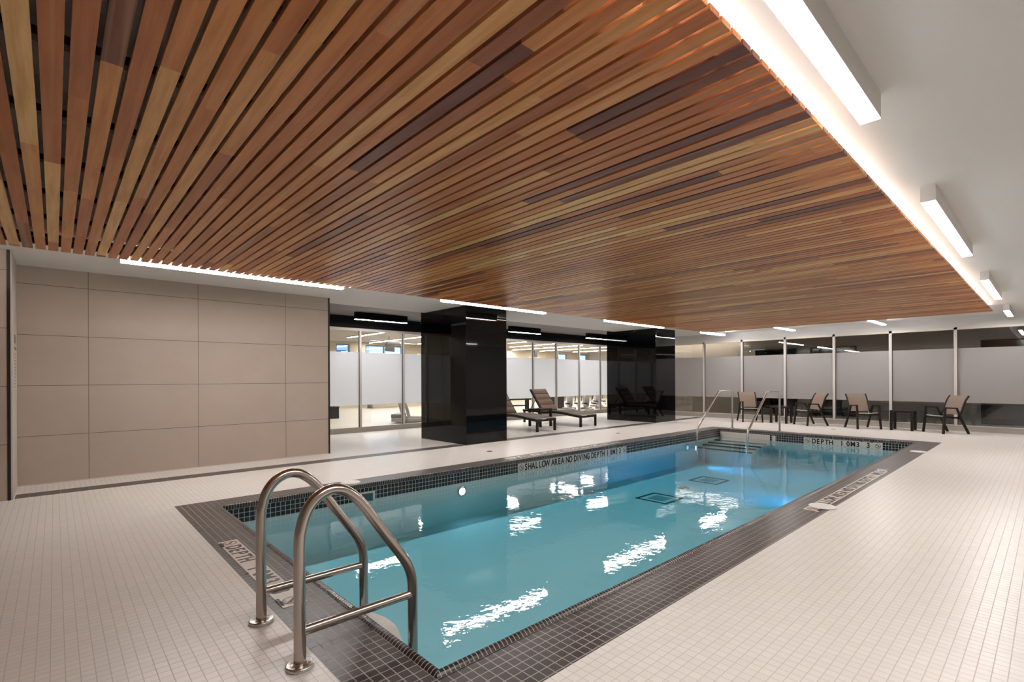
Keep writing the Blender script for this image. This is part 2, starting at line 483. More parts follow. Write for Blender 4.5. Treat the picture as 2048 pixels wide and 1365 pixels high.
b = bmesh.new(); lathe(b, [(0.11, 0), (0.11, 0.01), (0.09, 0.016), (0.0015, 0.018)], n=32)
o = obj('floor_inlet', b, drain_dark); o.location = (9.42, 5.10, ZF); tag(o, 'small round dark inlet on the pool floor between the square drains', 'inlet')

# underwater lamps
def pool_light(x, y, side, label, power, aim, z=-0.40):
    t = thing('pool_light', label, 'pool light', (x, y, z), 0 if side > 0 else PI, 'underwater lamps in the pool walls')
    R = Matrix.Rotation(-PI/2, 4, 'X')
    b = bmesh.new(); lathe(b, [(0.085, 0), (0.085, 0.012), (0.07, 0.018), (0.06, 0.018)], n=32)
    for v in b.verts: v.co = R @ v.co
    obj('trim_ring', b, steel_l, t)
    b = bmesh.new(); lathe(b, [(0.058, 0.012), (0.055, 0.022), (0.002, 0.027)], n=32)
    for v in b.verts: v.co = R @ v.co
    obj('lamp_lens', b, pool_lamp if x < 5 and side < 0 else pool_lamp_dim, t)
    if power <= 0: return
    ld = bpy.data.lights.new('lamp_beam', 'SPOT'); ld.energy = power; ld.color = (0.18, 0.52, 1.0); ld.spot_size = math.radians(70); ld.spot_blend = 1.0; ld.shadow_soft_size = 0.05
    lo_ = bpy.data.objects.new('lamp_beam', ld); C.objects.link(lo_)
    lo_.location = (x, y + (0.10 if side > 0 else -0.10), z)
    lo_.rotation_euler = Vector(aim).to_track_quat('-Z', 'Y').to_euler()
pool_light(4.80, WY1, -1, 'round glowing underwater lamp on the left pool wall, nearer the ladder', 0, (0,-1,-0.25), z=-0.357)
pool_light(12.05, WY1, -1, 'round glowing underwater lamp on the left pool wall, beside the steps', 80, (0.10,-1,-0.22), z=-0.36)
pool_light(5.20, WY0, 1, 'unseen added underwater lamp on the right pool wall, nearer the ladder', 0, (0,1,-0.1))  # unseen lamp added to even out the light in the basin
pool_light(9.60, WY0, 1, 'round glowing underwater lamp on the right pool wall, nearer the far end', 130, (0.05,1,-0.10))

# skimmer mouth in the left wall
t = thing('pool_skimmer', 'white framed skimmer opening in the black tile band beside the ladder', 'skimmer', (3.16, WY1, -0.17))
b = bmesh.new()
B(b, -0.13, -0.10, -0.012, 0.0, -0.09, 0.06); B(b, 0.10, 0.13, -0.012, 0.0, -0.09, 0.06); B(b, -0.10, 0.10, -0.012, 0.0, 0.04, 0.06); B(b, -0.10, 0.10, -0.012, 0.0, -0.09, -0.07)
obj('skimmer_frame', b, lid_m, t)
obj('skimmer_shade_fill', bx(-0.10, 0.10, -0.005, 0.0, -0.07, 0.04), plain('skimmer_shade_teal', (0.05,0.13,0.14), 0.4), t)  # dark teal sheet stands for the shaded inside of the skimmer mouth

def skim_lid(x, y, label, z=0.0):
    t = thing('skimmer_lid', label, 'skimmer lid', (x, y, z), 0, 'round white skimmer lids in the dark border')
    b = bmesh.new(); lathe(b, [(0.135, 0), (0.135, 0.004), (0.130, 0.007), (0.118, 0.007)], n=48); obj('lid_ring', b, lid_m, t, True)
    b = bmesh.new(); lathe(b, [(0.114, 0.002), (0.114, 0.008), (0.10, 0.010), (0.02, 0.011), (0.002, 0.011)], n=48); obj('lid_cover', b, lid_m, t, True)
skim_lid(3.05, 6.68, 'round white skimmer lid set in the dark border left of the ladder')
skim_lid(6.31, 1.75, z=0.0037, label= 'round white skimmer lid covering the near end of the long deck marker')
skim_lid(12.27, 1.76, 'round white skimmer lid near the far right corner of the pool')
def floor_drain(x, y, label, r=0.06):
    b = bmesh.new(); lathe(b, [(r, 0), (r, 0.003), (r*0.85, 0.005), (0.002, 0.005)], n=32)
    for k in range(5): B(b, -r*0.6, r*0.6, -r*0.55+k*r*0.25, -r*0.47+k*r*0.25, 0.005, 0.0065)
    o = obj('floor_drain', b, drain_m); o.location = (x, y, 0); tag(o, label, 'floor drain', 'small round deck drains')
floor_drain(6.365, 7.598, 'small round metal floor drain on the deck in front of the nearer black column')
floor_drain(10.888, 7.743, 'small round metal floor drain on the deck in front of the loungers')
floor_drain(15.95, 4.15, 'small round metal floor drain on the far deck before the chairs')

# ------------------------------------------------------------------ lettering
def glyphs(items, size, sx, z=0.0, thick=0.0008):
    """items: (string, u centre, v centre) -> bmesh in the XY plane"""
    out = bmesh.new()
    for s, u, v in items:
        cu = bpy.data.curves.new('t', 'FONT'); cu.body = s; cu.size = size; cu.align_x = 'CENTER'; cu.align_y = 'CENTER'
        cu.extrude = thick; cu.offset = 0.005; cu.resolution_u = 4
        o = bpy.data.objects.new('t', cu); C.objects.link(o)
        bpy.context.view_layer.update()
        dg = bpy.context.evaluated_depsgraph_get()
        me = bpy.data.meshes.new_from_object(o.evaluated_get(dg))
        # centre every glyph on its own box
        xsv = [q.co.x for q in me.vertices]; ysv = [q.co.y for q in me.vertices]
        cx = (min(xsv)+max(xsv))/2 if xsv else 0
        cy = (min(ysv)+max(ysv))/2 if (xsv and s not in ("'", '"', '.')) else 0
        me.transform(Matrix.Translation((u, v, z)) @ Matrix.Diagonal((sx, 1, 1, 1)) @ Matrix.Translation((-cx, -cy, 0)))
        out.from_mesh(me)
        bpy.data.objects.remove(o); bpy.data.meshes.remove(me); bpy.data.curves.remove(cu)
    return out

def nodive(bm, u, v, R, z):
    """ring, slash and a diving figure"""
    n = 32
    for r0, r1, a0, a1 in ((R*0.84, R, 0, 2*PI),):
        rin = []; rout = []
        for j in range(n):
            t = 2*PI*j/n
            rin.append(bm.verts.new((u+r0*math.cos(t), v+r0*math.sin(t), z))); rout.append(bm.verts.new((u+r1*math.cos(t), v+r1*math.sin(t), z)))
        for j in range(n): bm.faces.new([rin[j], rout[j], rout[(j+1)%n], rin[(j+1)%n]])
    M = Matrix.Translation((u, v, z)) @ Matrix.Rotation(math.radians(-45), 4, 'Z')
    B(bm, -R*0.9, R*0.9, -R*0.07, R*0.07, 0, 0.0006, 0, M)
def diver(u, v, R, z):
    bm = bmesh.new()
    def seg(a, b, w):
        a = Vector((u+a[0]*R, v+a[1]*R, z)); b = Vector((u+b[0]*R, v+b[1]*R, z)); d = (b-a).normalized(); p = Vector((-d.y, d.x, 0))*w*R
        quad(bm, [a-p, b-p*0.7, b+p*0.7, a+p])
    seg((-0.55,0.35), (0.05,0.25), 0.09); seg((0.0,0.28), (0.35,-0.15), 0.11); seg((0.3,-0.1), (0.5,-0.5), 0.06); seg((0.1,0.1), (0.22,-0.42), 0.06)
    n = 12; bm.faces.new([bm.verts.new((u+0.46*R+0.10*R*math.cos(2*PI*j/n), v-0.14*R+0.10*R*math.sin(2*PI*j/n), z)) for j in range(n)])
    for k in range(2):
        seg((-0.5,-0.55-0.12*k), (0.35,-0.55-0.12*k), 0.03)
    return bm

def marker(label, length, items, icons, M, small=()):
    """tile sign lying in local XY (u reading direction, v up), matrix M puts it in place"""
    t = thing('depth_marker', label, 'pool marker', (0,0,0), 0, 'tiled pool depth and warning markers')
    t.matrix_world = M
    h = 0.1524
    obj('marker_tile', bx(0, length, -h/2, h/2, 0, 0.0035), plate_m, t)
    for word in items:
        obj('lettering', glyphs(word, 0.165, 0.80, 0.0042), ink, t)
    for s in small:
        obj('small_print', glyphs([s], 0.022, 1.0, 0.0042), ink, t)
    for u in icons:
        b = bmesh.new(); nodive(b, u, 0.0, 0.055, 0.0045); s = obj('warning_symbol', b, inkred, t)
        obj('diving_figure', diver(u, 0.0, 0.055, 0.0042), ink, s)
    return t
def row_items(L, words):
    """evenly spaced characters between the two icons"""
    s = 'SHALLOW AREA NO DIVING DEPTH 1.0M3\'3"'
    cells = []
    u = 0.0
    for ch in s:
        w = {' ': 0.6, '.': 0.35, "'": 0.4, '"': 0.5, 'I': 0.7, 'W': 1.2, 'M': 1.15}.get(ch, 1.0)
        cells.append((ch, u + w/2)); u += w
    k = (L-0.31)/u; out = [[]]
    for c, p in cells:
        if c == ' ':
            if out[-1]: out.append([])
        else: out[-1].append((c, 0.155 + p*k, 0.04 if c in "'\"" else (-0.045 if c == '.' else 0.0)))
    return out
def short_items(L):
    s = 'DEPTH  1.0M3\' 3"'
    cells = []; u = 0.0
    for ch in s:
        w = {' ': 0.7, '.': 0.4, "'": 0.5, '"': 0.5, 'M': 1.1}.get(ch, 1.0)
        cells.append((ch, u + w/2)); u += w
    k = (L-0.36)/u; out = [[]]
    for c, p in cells:
        if c == ' ':
            if out[-1]: out.append([])
        else: out[-1].append((c, 0.18 + p*k, 0.04 if c in "'\"" else (-0.045 if c == '.' else 0.0)))
    return out
def frame(origin, u, v):
    u = Vector(u); v = Vector(v); w = u.cross(v)
    M = Matrix.Identity(4)
    for i, a in enumerate((u, v, w)):
        for j in range(3): M[j][i] = a[j]
    M.translation = Vector(origin)
    return M
# left wall: faces -Y, read along +X
marker('cream tile marker reading SHALLOW AREA NO DIVING DEPTH on the left pool wall', 3.31, row_items(3.31, 0), (0.085, 3.31-0.085), frame((6.04, WY1-0.001, -0.065-0.0762), (1,0,0), (0,0,1)))
# far wall: faces -X, read along -Y
marker('cream tile marker reading DEPTH 1.0M 3\'3" on the far pool wall below the chairs', 1.62, short_items(1.62), (0.085, 1.62-0.085), frame((WX1-0.001, 4.26, -0.065-0.0762), (0,-1,0), (0,0,1)))
# near border deck: read along -Y, up is +X
marker('cream tile depth marker in the dark border behind the near pool ladder', 1.72, short_items(1.72), (0.085, 1.72-0.085), frame((1.135, 5.02, 0.0), (0,-1,0), (1,0,0)), small=(('NO DIVING', 0.1, -0.066), ('NO DIVING', 1.62, -0.066)))
# right border deck: read along +X, up is +Y
marker('long cream tile no diving marker in the dark right border of the pool', 3.51, row_items(3.51, 0), (0.085, 3.51-0.085), frame((6.03, 1.79, 0.0), (1,0,0), (0,1,0)), small=(('NO DIVING', 0.1, -0.066), ('NO DIVING', 3.41, -0.066)))
# left border deck: read along -X, up is -Y
marker('long cream tile no diving marker in the left border above the wall marker', 3.40, row_items(3.40, 0), (0.085, 3.40-0.085), frame((9.40, 6.66, 0.0), (-1,0,0), (0,-1,0)))

# ------------------------------------------------------------------ near ladder
def ladder_rail(y, root):
    ctl = [(.905,.006),(.905,.30),(.905,.60),(.914,.695),(.943,.780),(.993,.838),(1.060,.868),(1.128,.860),(1.190,.820),(1.245,.760),(1.32,.655),(1.42,.512),(1.495,.405),(1.535,.330),(1.555,.245),(1.557,.10),(1.557,-.25),(1.557,-.62)]
    pts = []
    for i in range(1, len(ctl)-2):
        p0, p1, p2, p3 = [Vector((q[0], y, q[1])) for q in ctl[i-1:i+3]]
        for k in range(5):
            t_ = k/5
            pts.append(0.5*((2*p1) + (p2-p0)*t_ + (2*p0-5*p1+4*p2-p3)*t_**2 + (3*p1-p0-3*p2+p3)*t_**3))
    pts = [Vector((ctl[0][0], y, ctl[0][1]))] + pts + [Vector((ctl[-1][0], y, ctl[-1][1]))]
    return pts
t = thing('pool_ladder', 'brushed steel pool ladder with two looped rails at the near end of the pool', 'pool ladder', (0.905, 2.892, 0.0))
for y in (3.21, 2.574):
    yy = y-2.892
    P = [(p.x-0.905, yy, p.z) for p in ladder_rail(y, t)]
    r = obj('rail', tube(bmesh.new(), P, 0.029, 28), steel, t, True)
    b = bmesh.new(); tube(b, [(0.0, yy, 0.178), (0.652, yy, 0.178)], 0.0235, 20); obj('crossbar', b, steel, r, True)
    b = bmesh.new(); lathe(b, [(0.066,0.0),(0.069,0.003),(0.069,0.015),(0.066,0.019),(0.060,0.020),(0.036,0.021),(0.030,0.026)], (0, yy), 48); obj('base_flange', b, steel_l, r, True)
    b = bmesh.new(); tube(b, [(0.505, yy, -0.16), (0.65, yy, -0.16)], 0.014, 16); obj('wall_bumper', b, gym_black, r, True)
# ladder treads
def tread(z):
    b = bmesh.new(); n = 20; top = []; bot = []
    pts = [(0.52, -0.318)]
    for k in range(n+1):
        tt = k/n; yv = -0.30 + 0.60*tt
        pts.append((0.595 + 0.083*math.sin(PI*tt), yv))
    pts.append((0.52, 0.318))
    top = [b.verts.new((x, yv, z)) for x, yv in pts]; bot = [b.verts.new((x, yv, z-0.03)) for x, yv in pts]
    b.faces.new(top); b.faces.new(bot[::-1])
    for i in range(len(pts)): j = (i+1) % len(pts); b.faces.new([top[i], bot[i], bot[j], top[j]])
    return b
for z in (-0.10, -0.36):
    obj('ladder_tread', tread(z), lid_m, t, bevel=0.006)

# ------------------------------------------------------------------ far handrails
def handrail(y, label):
    t = thing('pool_handrail', label, 'handrail', (14.235, y, 0.0), 0, 'steel handrails beside the far steps')
    P = smoothpath([(0,0,0.005),(0,0,1.07),(-0.83,0,1.07),(-2.04,0,0.16),(-2.10,0,-0.15)], [0.13,0.12,0.14], 8)
    P = [(p.x, 0, p.z) for p in P] + [(-2.10, 0, -0.44)]
    obj('rail', tube(bmesh.new(), P, 0.026, 20), steel_l, t, True)
    b = bmesh.new(); lathe(b, [(0.06,0.0),(0.06,0.012),(0.05,0.018),(0.026,0.022)], (0,0), 32); obj('base_flange', b, steel_l, t, True)
handrail(6.205, 'bent steel handrail at the far corner, the left one of the pair')
handrail(4.945, 'bent steel handrail at the far corner, the right one of the pair')

# ------------------------------------------------------------------ ceilings
ZC = 3.04
bm = bx(X0, X1, Y0, 10.22, ZC, ZC+0.25)
struct(obj('ceiling', bm, ceil_mat), 'white painted ceiling around the hanging timber slats', 'ceiling')
o = obj('ceiling_alcove', bx(3.93, X1, 10.22, 12.9, 3.156, 3.29), alcove_ceil); struct(o, 'dark grey recessed ceiling over the lounger alcove', 'ceiling')

# slatted timber ceiling raft
t = thing('slatted_timber_ceiling', 'large hanging raft of reddish brown cedar slats over the pool', 'slatted ceiling', (0, 0, 2.90))
bm = bmesh.new()
SP = 0.1026; g0 = -0.366; half_gap = 0.0102
k = -30
ysl, ysr = 0.909, 7.555
while g0 + (k+1)*SP < 15.47:
    x0 = g0 + k*SP + half_gap; x1 = g0 + (k+1)*SP - half_gap
    c = 0.0012
    # one board with tiny chamfers on its lower edges
    prof = [(x0, 0.026), (x0, c), (x0+c, 0.0), (x1-c, 0.0), (x1, c), (x1, 0.026)]
    a = [bm.verts.new((x, ysl, z)) for x, z in prof]; b_ = [bm.verts.new((x, ysr, z)) for x, z in prof]
    for i in range(6):
        j = (i+1) % 6; bm.faces.new([a[i], a[j], b_[j], b_[i]])
    bm.faces.new(a); bm.faces.new(b_[::-1])
    k += 1
XS1 = g0 + k*SP
obj('slat_panel', bm, wood, t)
yb = [1.328+0.8150*i for i in range(8)] + [7.40]
for y in yb:
    obj('batten', bx(g0-30*SP, XS1, y-0.029, y+0.029, 0.0265, 0.066), batten_m, t)

# cove led strips lying on the raft behind its edges
def led(y, x0, x1, mat, label, dz=0.067):
    t = thing('led_strip', label, 'led strip', (x0, y, 2.90+dz), 0, 'cove light strips on top of the slats')
    obj('channel', bx(0, x1-x0, -0.012, 0.012, 0, 0.008), fix_white, t)
    obj('glow_strip', bx(0.01, x1-x0-0.01, -0.008, 0.008, 0.0085, 0.016), mat, t)
led(1.06, -3.0, 15.3, cove_m, 'bright led strip hidden above the right edge of the timber slats', dz=0.027)
led(7.41, -3.3, 15.3, cove_l, 'warm led strip hidden above the left edge of the timber slats')
obj('added_led_shield', bx(g0-30*SP, XS1, 7.372, 7.380, 0.0665, 0.112), batten_m, t)  # unseen lip added to hide the led strip and block its light inward

# ------------------------------------------------------------------ linear fixtures
def fixture(x0, x1, y, label, lens=0.0, zb=2.90, zt=ZC, w=0.10, body=None, group='linear surface lights under the white ceiling'):  # lens: glowing sides stand in for bloom and the lit housing side
    t = thing('ceiling_light', label, 'ceiling light', ((x0+x1)/2, y, zb), 0, group)
    h = (x1-x0)/2
    b = bmesh.new(); B(b, -h, h, -w/2, w/2, max(lens, 0.004), zt-zb+0.003)
    if lens > 0.03: B(b, -h, h, w/2-0.004, w/2, 0.0, lens)  # wall-side lip added to keep the lens glow off the wall top
    obj('housing', b, body or fix_white, t)
    obj('diffuser', bx(-h+0.004, h-0.004, -w/2+0.004, w/2-0.004, 0.0, max(lens, 0.004)), diff_m, t)
    return t
rowx = [(0.60, 3.42), (5.34, 8.12), (10.36, 13.12), (15.50, 17.12)]
nm = ['nearest', 'second', 'third', 'farthest and shortest']
for (a, b_), w_ in zip(rowx, nm):
    fixture(a, b_, 0.70, 'linear ceiling light right of the timber slats, %s' % w_)
for (a, b_), w_ in zip(rowx, nm):
    fixture(a if a > -1 else a, b_, 7.74, 'linear ceiling light left of the timber slats, %s' % w_, lens=0.045)
fixture(15.50, 17.05, 5.50, 'short linear ceiling light before the far glass wall, left of the pair', lens=0.02)
fixture(15.50, 17.15, 3.21, 'short linear ceiling light before the far glass wall, right of the pair', lens=0.02)
for a, b_, w_ in ((5.60, 7.08, 'left of the nearer black column'), (10.87, 12.28, 'right of the nearer black column'), (14.84, 16.30, 'left beside the farther black column')):
    fixture(a, b_, 11.95, 'black housed linear light under the alcove ceiling, ' + w_, zb=2.97, zt=3.156, w=0.11, body=black_matte, group='black linear lights in the alcove')

# ------------------------------------------------------------------ walls
o = obj('wall_left', bx(-0.38, 3.93, 9.58, 12.9, 0, 3.10), panel_m); struct(o, 'beige porcelain panel wall left of the pool', 'wall')
o = obj('trim_1', bx(3.931, 3.962, 9.572, 9.60, 0, ZC-0.001), black_trim); struct(o, 'thin black metal edge at the end of the panel wall', 'trim')
o = obj('wall_left_stub', bx(X0, -0.425, 8.56, 12.9, 0, 3.10), panel_m); struct(o, 'beige porcelain panel wall at the left edge of the view', 'wall')
o = obj('trim_2', bx(-0.4245, -0.396, 8.556, 8.62, 0, ZC-0.001), black_trim); struct(o, 'narrow black metal corner strip at the left wall return', 'trim')
o = obj('wall_left_return', bx(-0.395, -0.381, 8.565, 9.58, 0, 3.10), paint); struct(o, 'narrow pale painted return beside the panel wall', 'wall')
o = obj('baseboard_left', bx(-0.379, 3.93, 9.573, 9.5795, 0, 0.012), frame_m); struct(o, 'thin pale metal line at the foot of the panel wall', 'baseboard')
# rules sign on the return (facing +X); print is too small to read, shown as rows
t = thing('wall_notice', 'tall narrow printed notice on the pale wall return at far left', 'notice', (-0.381, 9.05, 1.75))
obj('notice_board', bx(0.0, 0.006, -0.28, 0.40, -0.42, 0.32), plain('notice_pale', (0.55,0.50,0.46), 0.4), t)
b = bmesh.new(); B(b, 0.0062, 0.008, -0.18, 0.05, 0.18, 0.29); B(b, 0.0062, 0.008, -0.2, 0.2, 0.10, 0.13)
obj('notice_symbol', b, plain('notice_dark', (0.12,0.10,0.09), 0.5), t)
npm = plain('notice_grey_print', (0.30,0.26,0.24), 0.5)
for i in range(11):
    b = bmesh.new()
    z = 0.04 - i*0.042; B(b, 0.0062, 0.0072, -0.22, random.uniform(0.10, 0.33), z-0.006, z+0.006)
    obj('print_row', b, npm, t)


o = obj('wall_right', bx(X0, X1, Y0-0.15, Y0, 0, 3.1), paint); struct(o, 'plain painted wall on the right outside the view', 'wall')
o = obj('wall_near', bx(X0-0.15, X0, Y0-0.15, 8.7, 0, 3.1), paint); struct(o, 'plain painted wall behind the viewpoint', 'wall')

# black glossy columns
def column(x0, x1, y0, y1, label):
    t = thing('column', label, 'column', ((x0+x1)/2, (y0+y1)/2, 0), 0, 'glossy black clad columns')
    hx, hy = (x1-x0)/2, (y1-y0)/2
    obj('cladding', bx(-hx, hx, -hy, hy, 0.012, 3.155), black_panel, t, bevel=0.003)
    b = bmesh.new()
    for sx in (-1, 1): B(b, sx*hx-0.0004 if sx > 0 else -hx-0.0006, sx*hx+0.0006 if sx > 0 else -hx+0.0004, -0.002, 0.002, 0.012, 3.155)
    obj('panel_joint', b, black_matte, t)
    obj('base_seal', bx(-hx-0.004, hx+0.004, -hy-0.004, hy+0.004, 0.0, 0.013), frame_m, t)
column(6.545, 7.72, 8.585, 10.38, 'glossy black column nearer the viewpoint, beside the panel wall')
column(14.13, 15.335, 8.59, 10.50, 'glossy black column farther away, beside the loungers')

# ------------------------------------------------------------------ glazed partition to the gym
YG = 12.85
t = thing('window_1', 'glazed partition with frosted band between alcove and gym', 'glass wall', (0, YG, 0)); t['kind'] = 'structure'
obj('sill', bx(3.93, X1, -0.06, 0.06, 0, 0.14), sill_m, t)
obj('head_frame', bx(3.93, X1, -0.045, 0.045, 2.77, 2.84), frame_m, t)
obj('bulkhead', bx(3.93, X1, -0.07, 0.05, 2.84, 3.156), black_matte, t)
gm = [4.80, 6.155, 7.487, 8.83, 10.16, 11.50, 12.84, 14.09, 15.452, 16.815]
for x in gm:
    mo = obj('mullion', bx(x-0.030, x+0.030, -0.045, 0.045, 0.14, 2.77), frame_m, t)
    obj('gasket', bx(x-0.040, x-0.0305, -0.046, -0.02, 0.14, 2.77), gasket, mo)
edges = [3.93]+gm+[X1-0.1]
for a, b_ in zip(edges, edges[1:]):
    g = obj('glass_pane', bx(a+0.03, b_-0.03, -0.004, 0.004, 0.14, 2.77), glass_m, t)
    obj('frosted_film', bx(a+0.03, b_-0.03, -0.0075, -0.0055, 0.745, 2.185), frost_gym, g)

# ------------------------------------------------------------------ far glass wall
XG = 17.75
frost_far = frost_mat('frosted_film_far', (0.46,0.43,0.42), (0.6,0.58,0.58), 0.32, 0.03)
t = thing('window_2', 'far glass wall with frosted band behind the patio chairs', 'glass wall', (XG, 0, 0)); t['kind'] = 'structure'
obj('sill', bx(-0.10, 0.08, Y0, YG-0.09, 0, 0.14), sill_m, t)
obj('sill_cap', bx(-0.11, 0.08, Y0, YG-0.09, 0.14, 0.155), frame_m, t)
obj('head_frame', bx(-0.045, 0.045, Y0, YG-0.09, 2.70, 2.765), plain('cream_head_rail', (0.66,0.58,0.50), 0.4, var=0.01), t)
obj('header', bx(-0.05, 0.14, Y0, YG-0.09, 2.765, ZC), plain('header_paint', (0.58,0.56,0.545), 0.8, var=0.01), t)
fm = [-1.04, 0.365, 1.767, 3.173, 4.585, 5.987, 7.38, 8.767, 10.17, 11.57]
for y in fm:
    mo = obj('mullion', bx(-0.045, 0.045, y-0.034, y+0.034, 0.14, 2.715 if False else 2.765), frame_m, t)
    obj('gasket', bx(-0.046, -0.02, y-0.044, y-0.0345, 0.155, 2.70), gasket, mo)
edges = [Y0]+fm+[YG-0.09]
for a, b_ in zip(edges, edges[1:]):
    g = obj('glass_pane', bx(-0.004, 0.004, a+0.034, b_-0.034, 0.155, 2.70), glass_m, t)
    obj('frosted_film', bx(-0.0075, -0.0055, a+0.034, b_-0.034, 0.75, 2.20), frost_far, g)

# corridor behind it
XC = 19.6
bm = bx(X1, XC+0.2, Y0-1.5, YG+0.1, -0.1, 0.0); struct(obj('floor_corridor', bm, corr_floor), 'pale corridor floor behind the far glass wall', 'floor')
struct(obj('ceiling_corridor', bx(X1, XC+0.2, Y0-1.5, YG+0.1, 3.04, 3.2), ceil_mat), 'corridor ceiling behind the far glass wall', 'ceiling')
struct(obj('wall_corridor', bx(XC, XC+0.2, Y0-1.5, YG+0.1, 0, 3.04), corr_wall), 'taupe corridor wall behind the far glass wall', 'wall')
struct(obj('wall_corridor_end', bx(X1, XC+0.2, Y0-1.7, Y0-1.5, 0, 3.04), corr_wall), 'corridor end wall', 'wall')
struct(obj('wall_corridor_gym', bx(X1, XC+0.2, YG+0.1, YG+0.25, 0, 3.3), corr_wall), 'corridor wall towards the gym', 'wall')
for i, (y0, y1) in enumerate(((6.25, 7.62), (4.46, 5.75), (-1.2, 1.37))):
    t = thing('window_%d' % (3+i), 'tall dark corridor window seen through the far glass, %s' % ('left one', 'middle one', 'right one')[i], 'window', (XC, (y0+y1)/2, 0)); t['kind'] = 'structure'
    hw = (y1-y0)/2
    obj('dark_pane', bx(-0.012, -0.002, -hw, hw, 0.12, 2.45), dark_open, t)
    b = bmesh.new(); B(b, -0.03, -0.002, -hw-0.04, -hw, 0.08, 2.49); B(b, -0.03, -0.002, hw, hw+0.04, 0.08, 2.49); B(b, -0.03, -0.002, -hw, hw, 2.45, 2.49); B(b, -0.03, -0.002, -hw, hw, 0.08, 0.12)
    obj('window_frame', b, black_trim, t)
t = thing('wall_washer', 'long wall washing light at the top of the corridor wall behind the far glass', 'wall light', (XC-0.35, 10.3, 3.0))
obj('housing', bx(-0.06, 0.06, -2.1, 2.1, 0.0, 0.04), fix_white, t)
obj('diffuser', bx(-0.05, 0.05, -2.08, 2.08, -0.006, -0.0005), emis('wall_washer_glow', (1.0,0.86,0.72), 14.0), t)

# ------------------------------------------------------------------ gym behind the left partition
ZG = 3.35
GX0, GX1, GY1 = 3.0, 30.0, 24.0
struct(obj('floor_gym', bx(GX0, GX1, 12.9, GY1, -0.05, 0.0), plain('gym_floor_vinyl', (0.46,0.41,0.355), 0.4, var=0.03, scale=1)), 'pale gym floor behind the glazed partition', 'floor')
struct(obj('ceiling_gym', bx(GX0, GX1, 12.9, GY1, ZG, ZG+0.1), gym_ceil), 'cream gym ceiling', 'ceiling')
struct(obj('wall_gym_left', bx(GX0-0.1, GX0, 12.9, GY1, 0, ZG), gym_wall), 'cream gym wall at the left', 'wall')
struct(obj('wall_gym_right', bx(GX1, GX1+0.1, 12.9, GY1, 0, ZG), gym_wall), 'cream gym wall at the right', 'wall')
struct(obj('wall_gym_front', bx(X1, GX1, 13.1, 13.2, 0, ZG), gym_wall), 'cream gym wall beside the corridor', 'wall')
struct(obj('wall_gym_over', bx(GX0, X1, 12.905, 12.96, 2.84, ZG), gym_wall), 'cream wall strip above the glazed partition inside the gym', 'wall')
# far gym wall with window openings
wins = [(10.25, 10.95), (11.80, 13.95), (16.0, 17.4), (26.4, 27.5), (28.9, 29.8)]
bm = bmesh.new(); px = GX0
for a, b_ in wins:
    B(bm, px, a, GY1, GY1+0.15, 0, ZG); B(bm, a, b_, GY1, GY1+0.15, 0, 0.95); B(bm, a, b_, GY1, GY1+0.15, 3.22, ZG); px = b_
B(bm, px, GX1, GY1, GY1+0.15, 0, ZG)
struct(obj('wall_gym_far', bm, gym_wall), 'far gym wall with windows', 'wall')
pane_out = glass_mat('window_glass', (0.9,0.95,1.0))
wf = plain('blue_grey_window_frame', (0.10,0.16,0.26), 0.4)
for i, (a, b_) in enumerate(wins):
    t = thing('window_%d' % (6+i), 'daylit exterior window number in the far gym wall'.replace(' number', ''), 'window', ((a+b_)/2, GY1+0.08, 0)); t['kind'] = 'structure'
    h = (b_-a)/2
    b = bmesh.new(); B(b, -h, -h+0.06, -0.03, 0.03, 0.95, 3.22); B(b, h-0.06, h, -0.03, 0.03, 0.95, 3.22); B(b, -h+0.06, h-0.06, -0.03, 0.03, 3.16, 3.22); B(b, -h+0.06, h-0.06, -0.03, 0.03, 0.95, 1.02)
    if h > 0.9: B(b, -0.04, 0.04, -0.03, 0.03, 1.02, 3.16)
    obj('window_frame', b, wf, t)
    obj('pane', bx(-h+0.06, h-0.06, -0.004, 0.004, 1.02, 3.16), pane_out, t)
# buildings across the street
def tower(x, y, w, h, col, label, cols=5, rows=8):
    t = thing('street_building', label, 'building', (x, y, -3), 0, 'buildings seen through the gym windows')
    obj('facade', bx(-w/2, w/2, 0, 4, 0, h), plain('facade_%d' % int(x*10), col, 0.7), t)
    gm_ = plain('facade_glass_%d' % int(x*10), (0.06,0.14,0.28), 0.2)
    for i in range(cols):
        for j in range(rows):
            cx = -w/2 + (i+0.5)*w/cols; cz = (j+0.5)*h/rows; b = bmesh.new()
            B(b, cx-w/cols*0.3, cx+w/cols*0.3, -0.04, -0.002, cz-h/rows*0.3, cz+h/rows*0.3)
            obj('window', b, gm_, t)
tower(16.5, 42, 9, 20, (0.55,0.62,0.70), 'pale blue grey building seen through the left gym windows')
tower(40, 44, 12, 16, (0.40,0.50,0.62), 'blue grey building seen through the right gym windows')

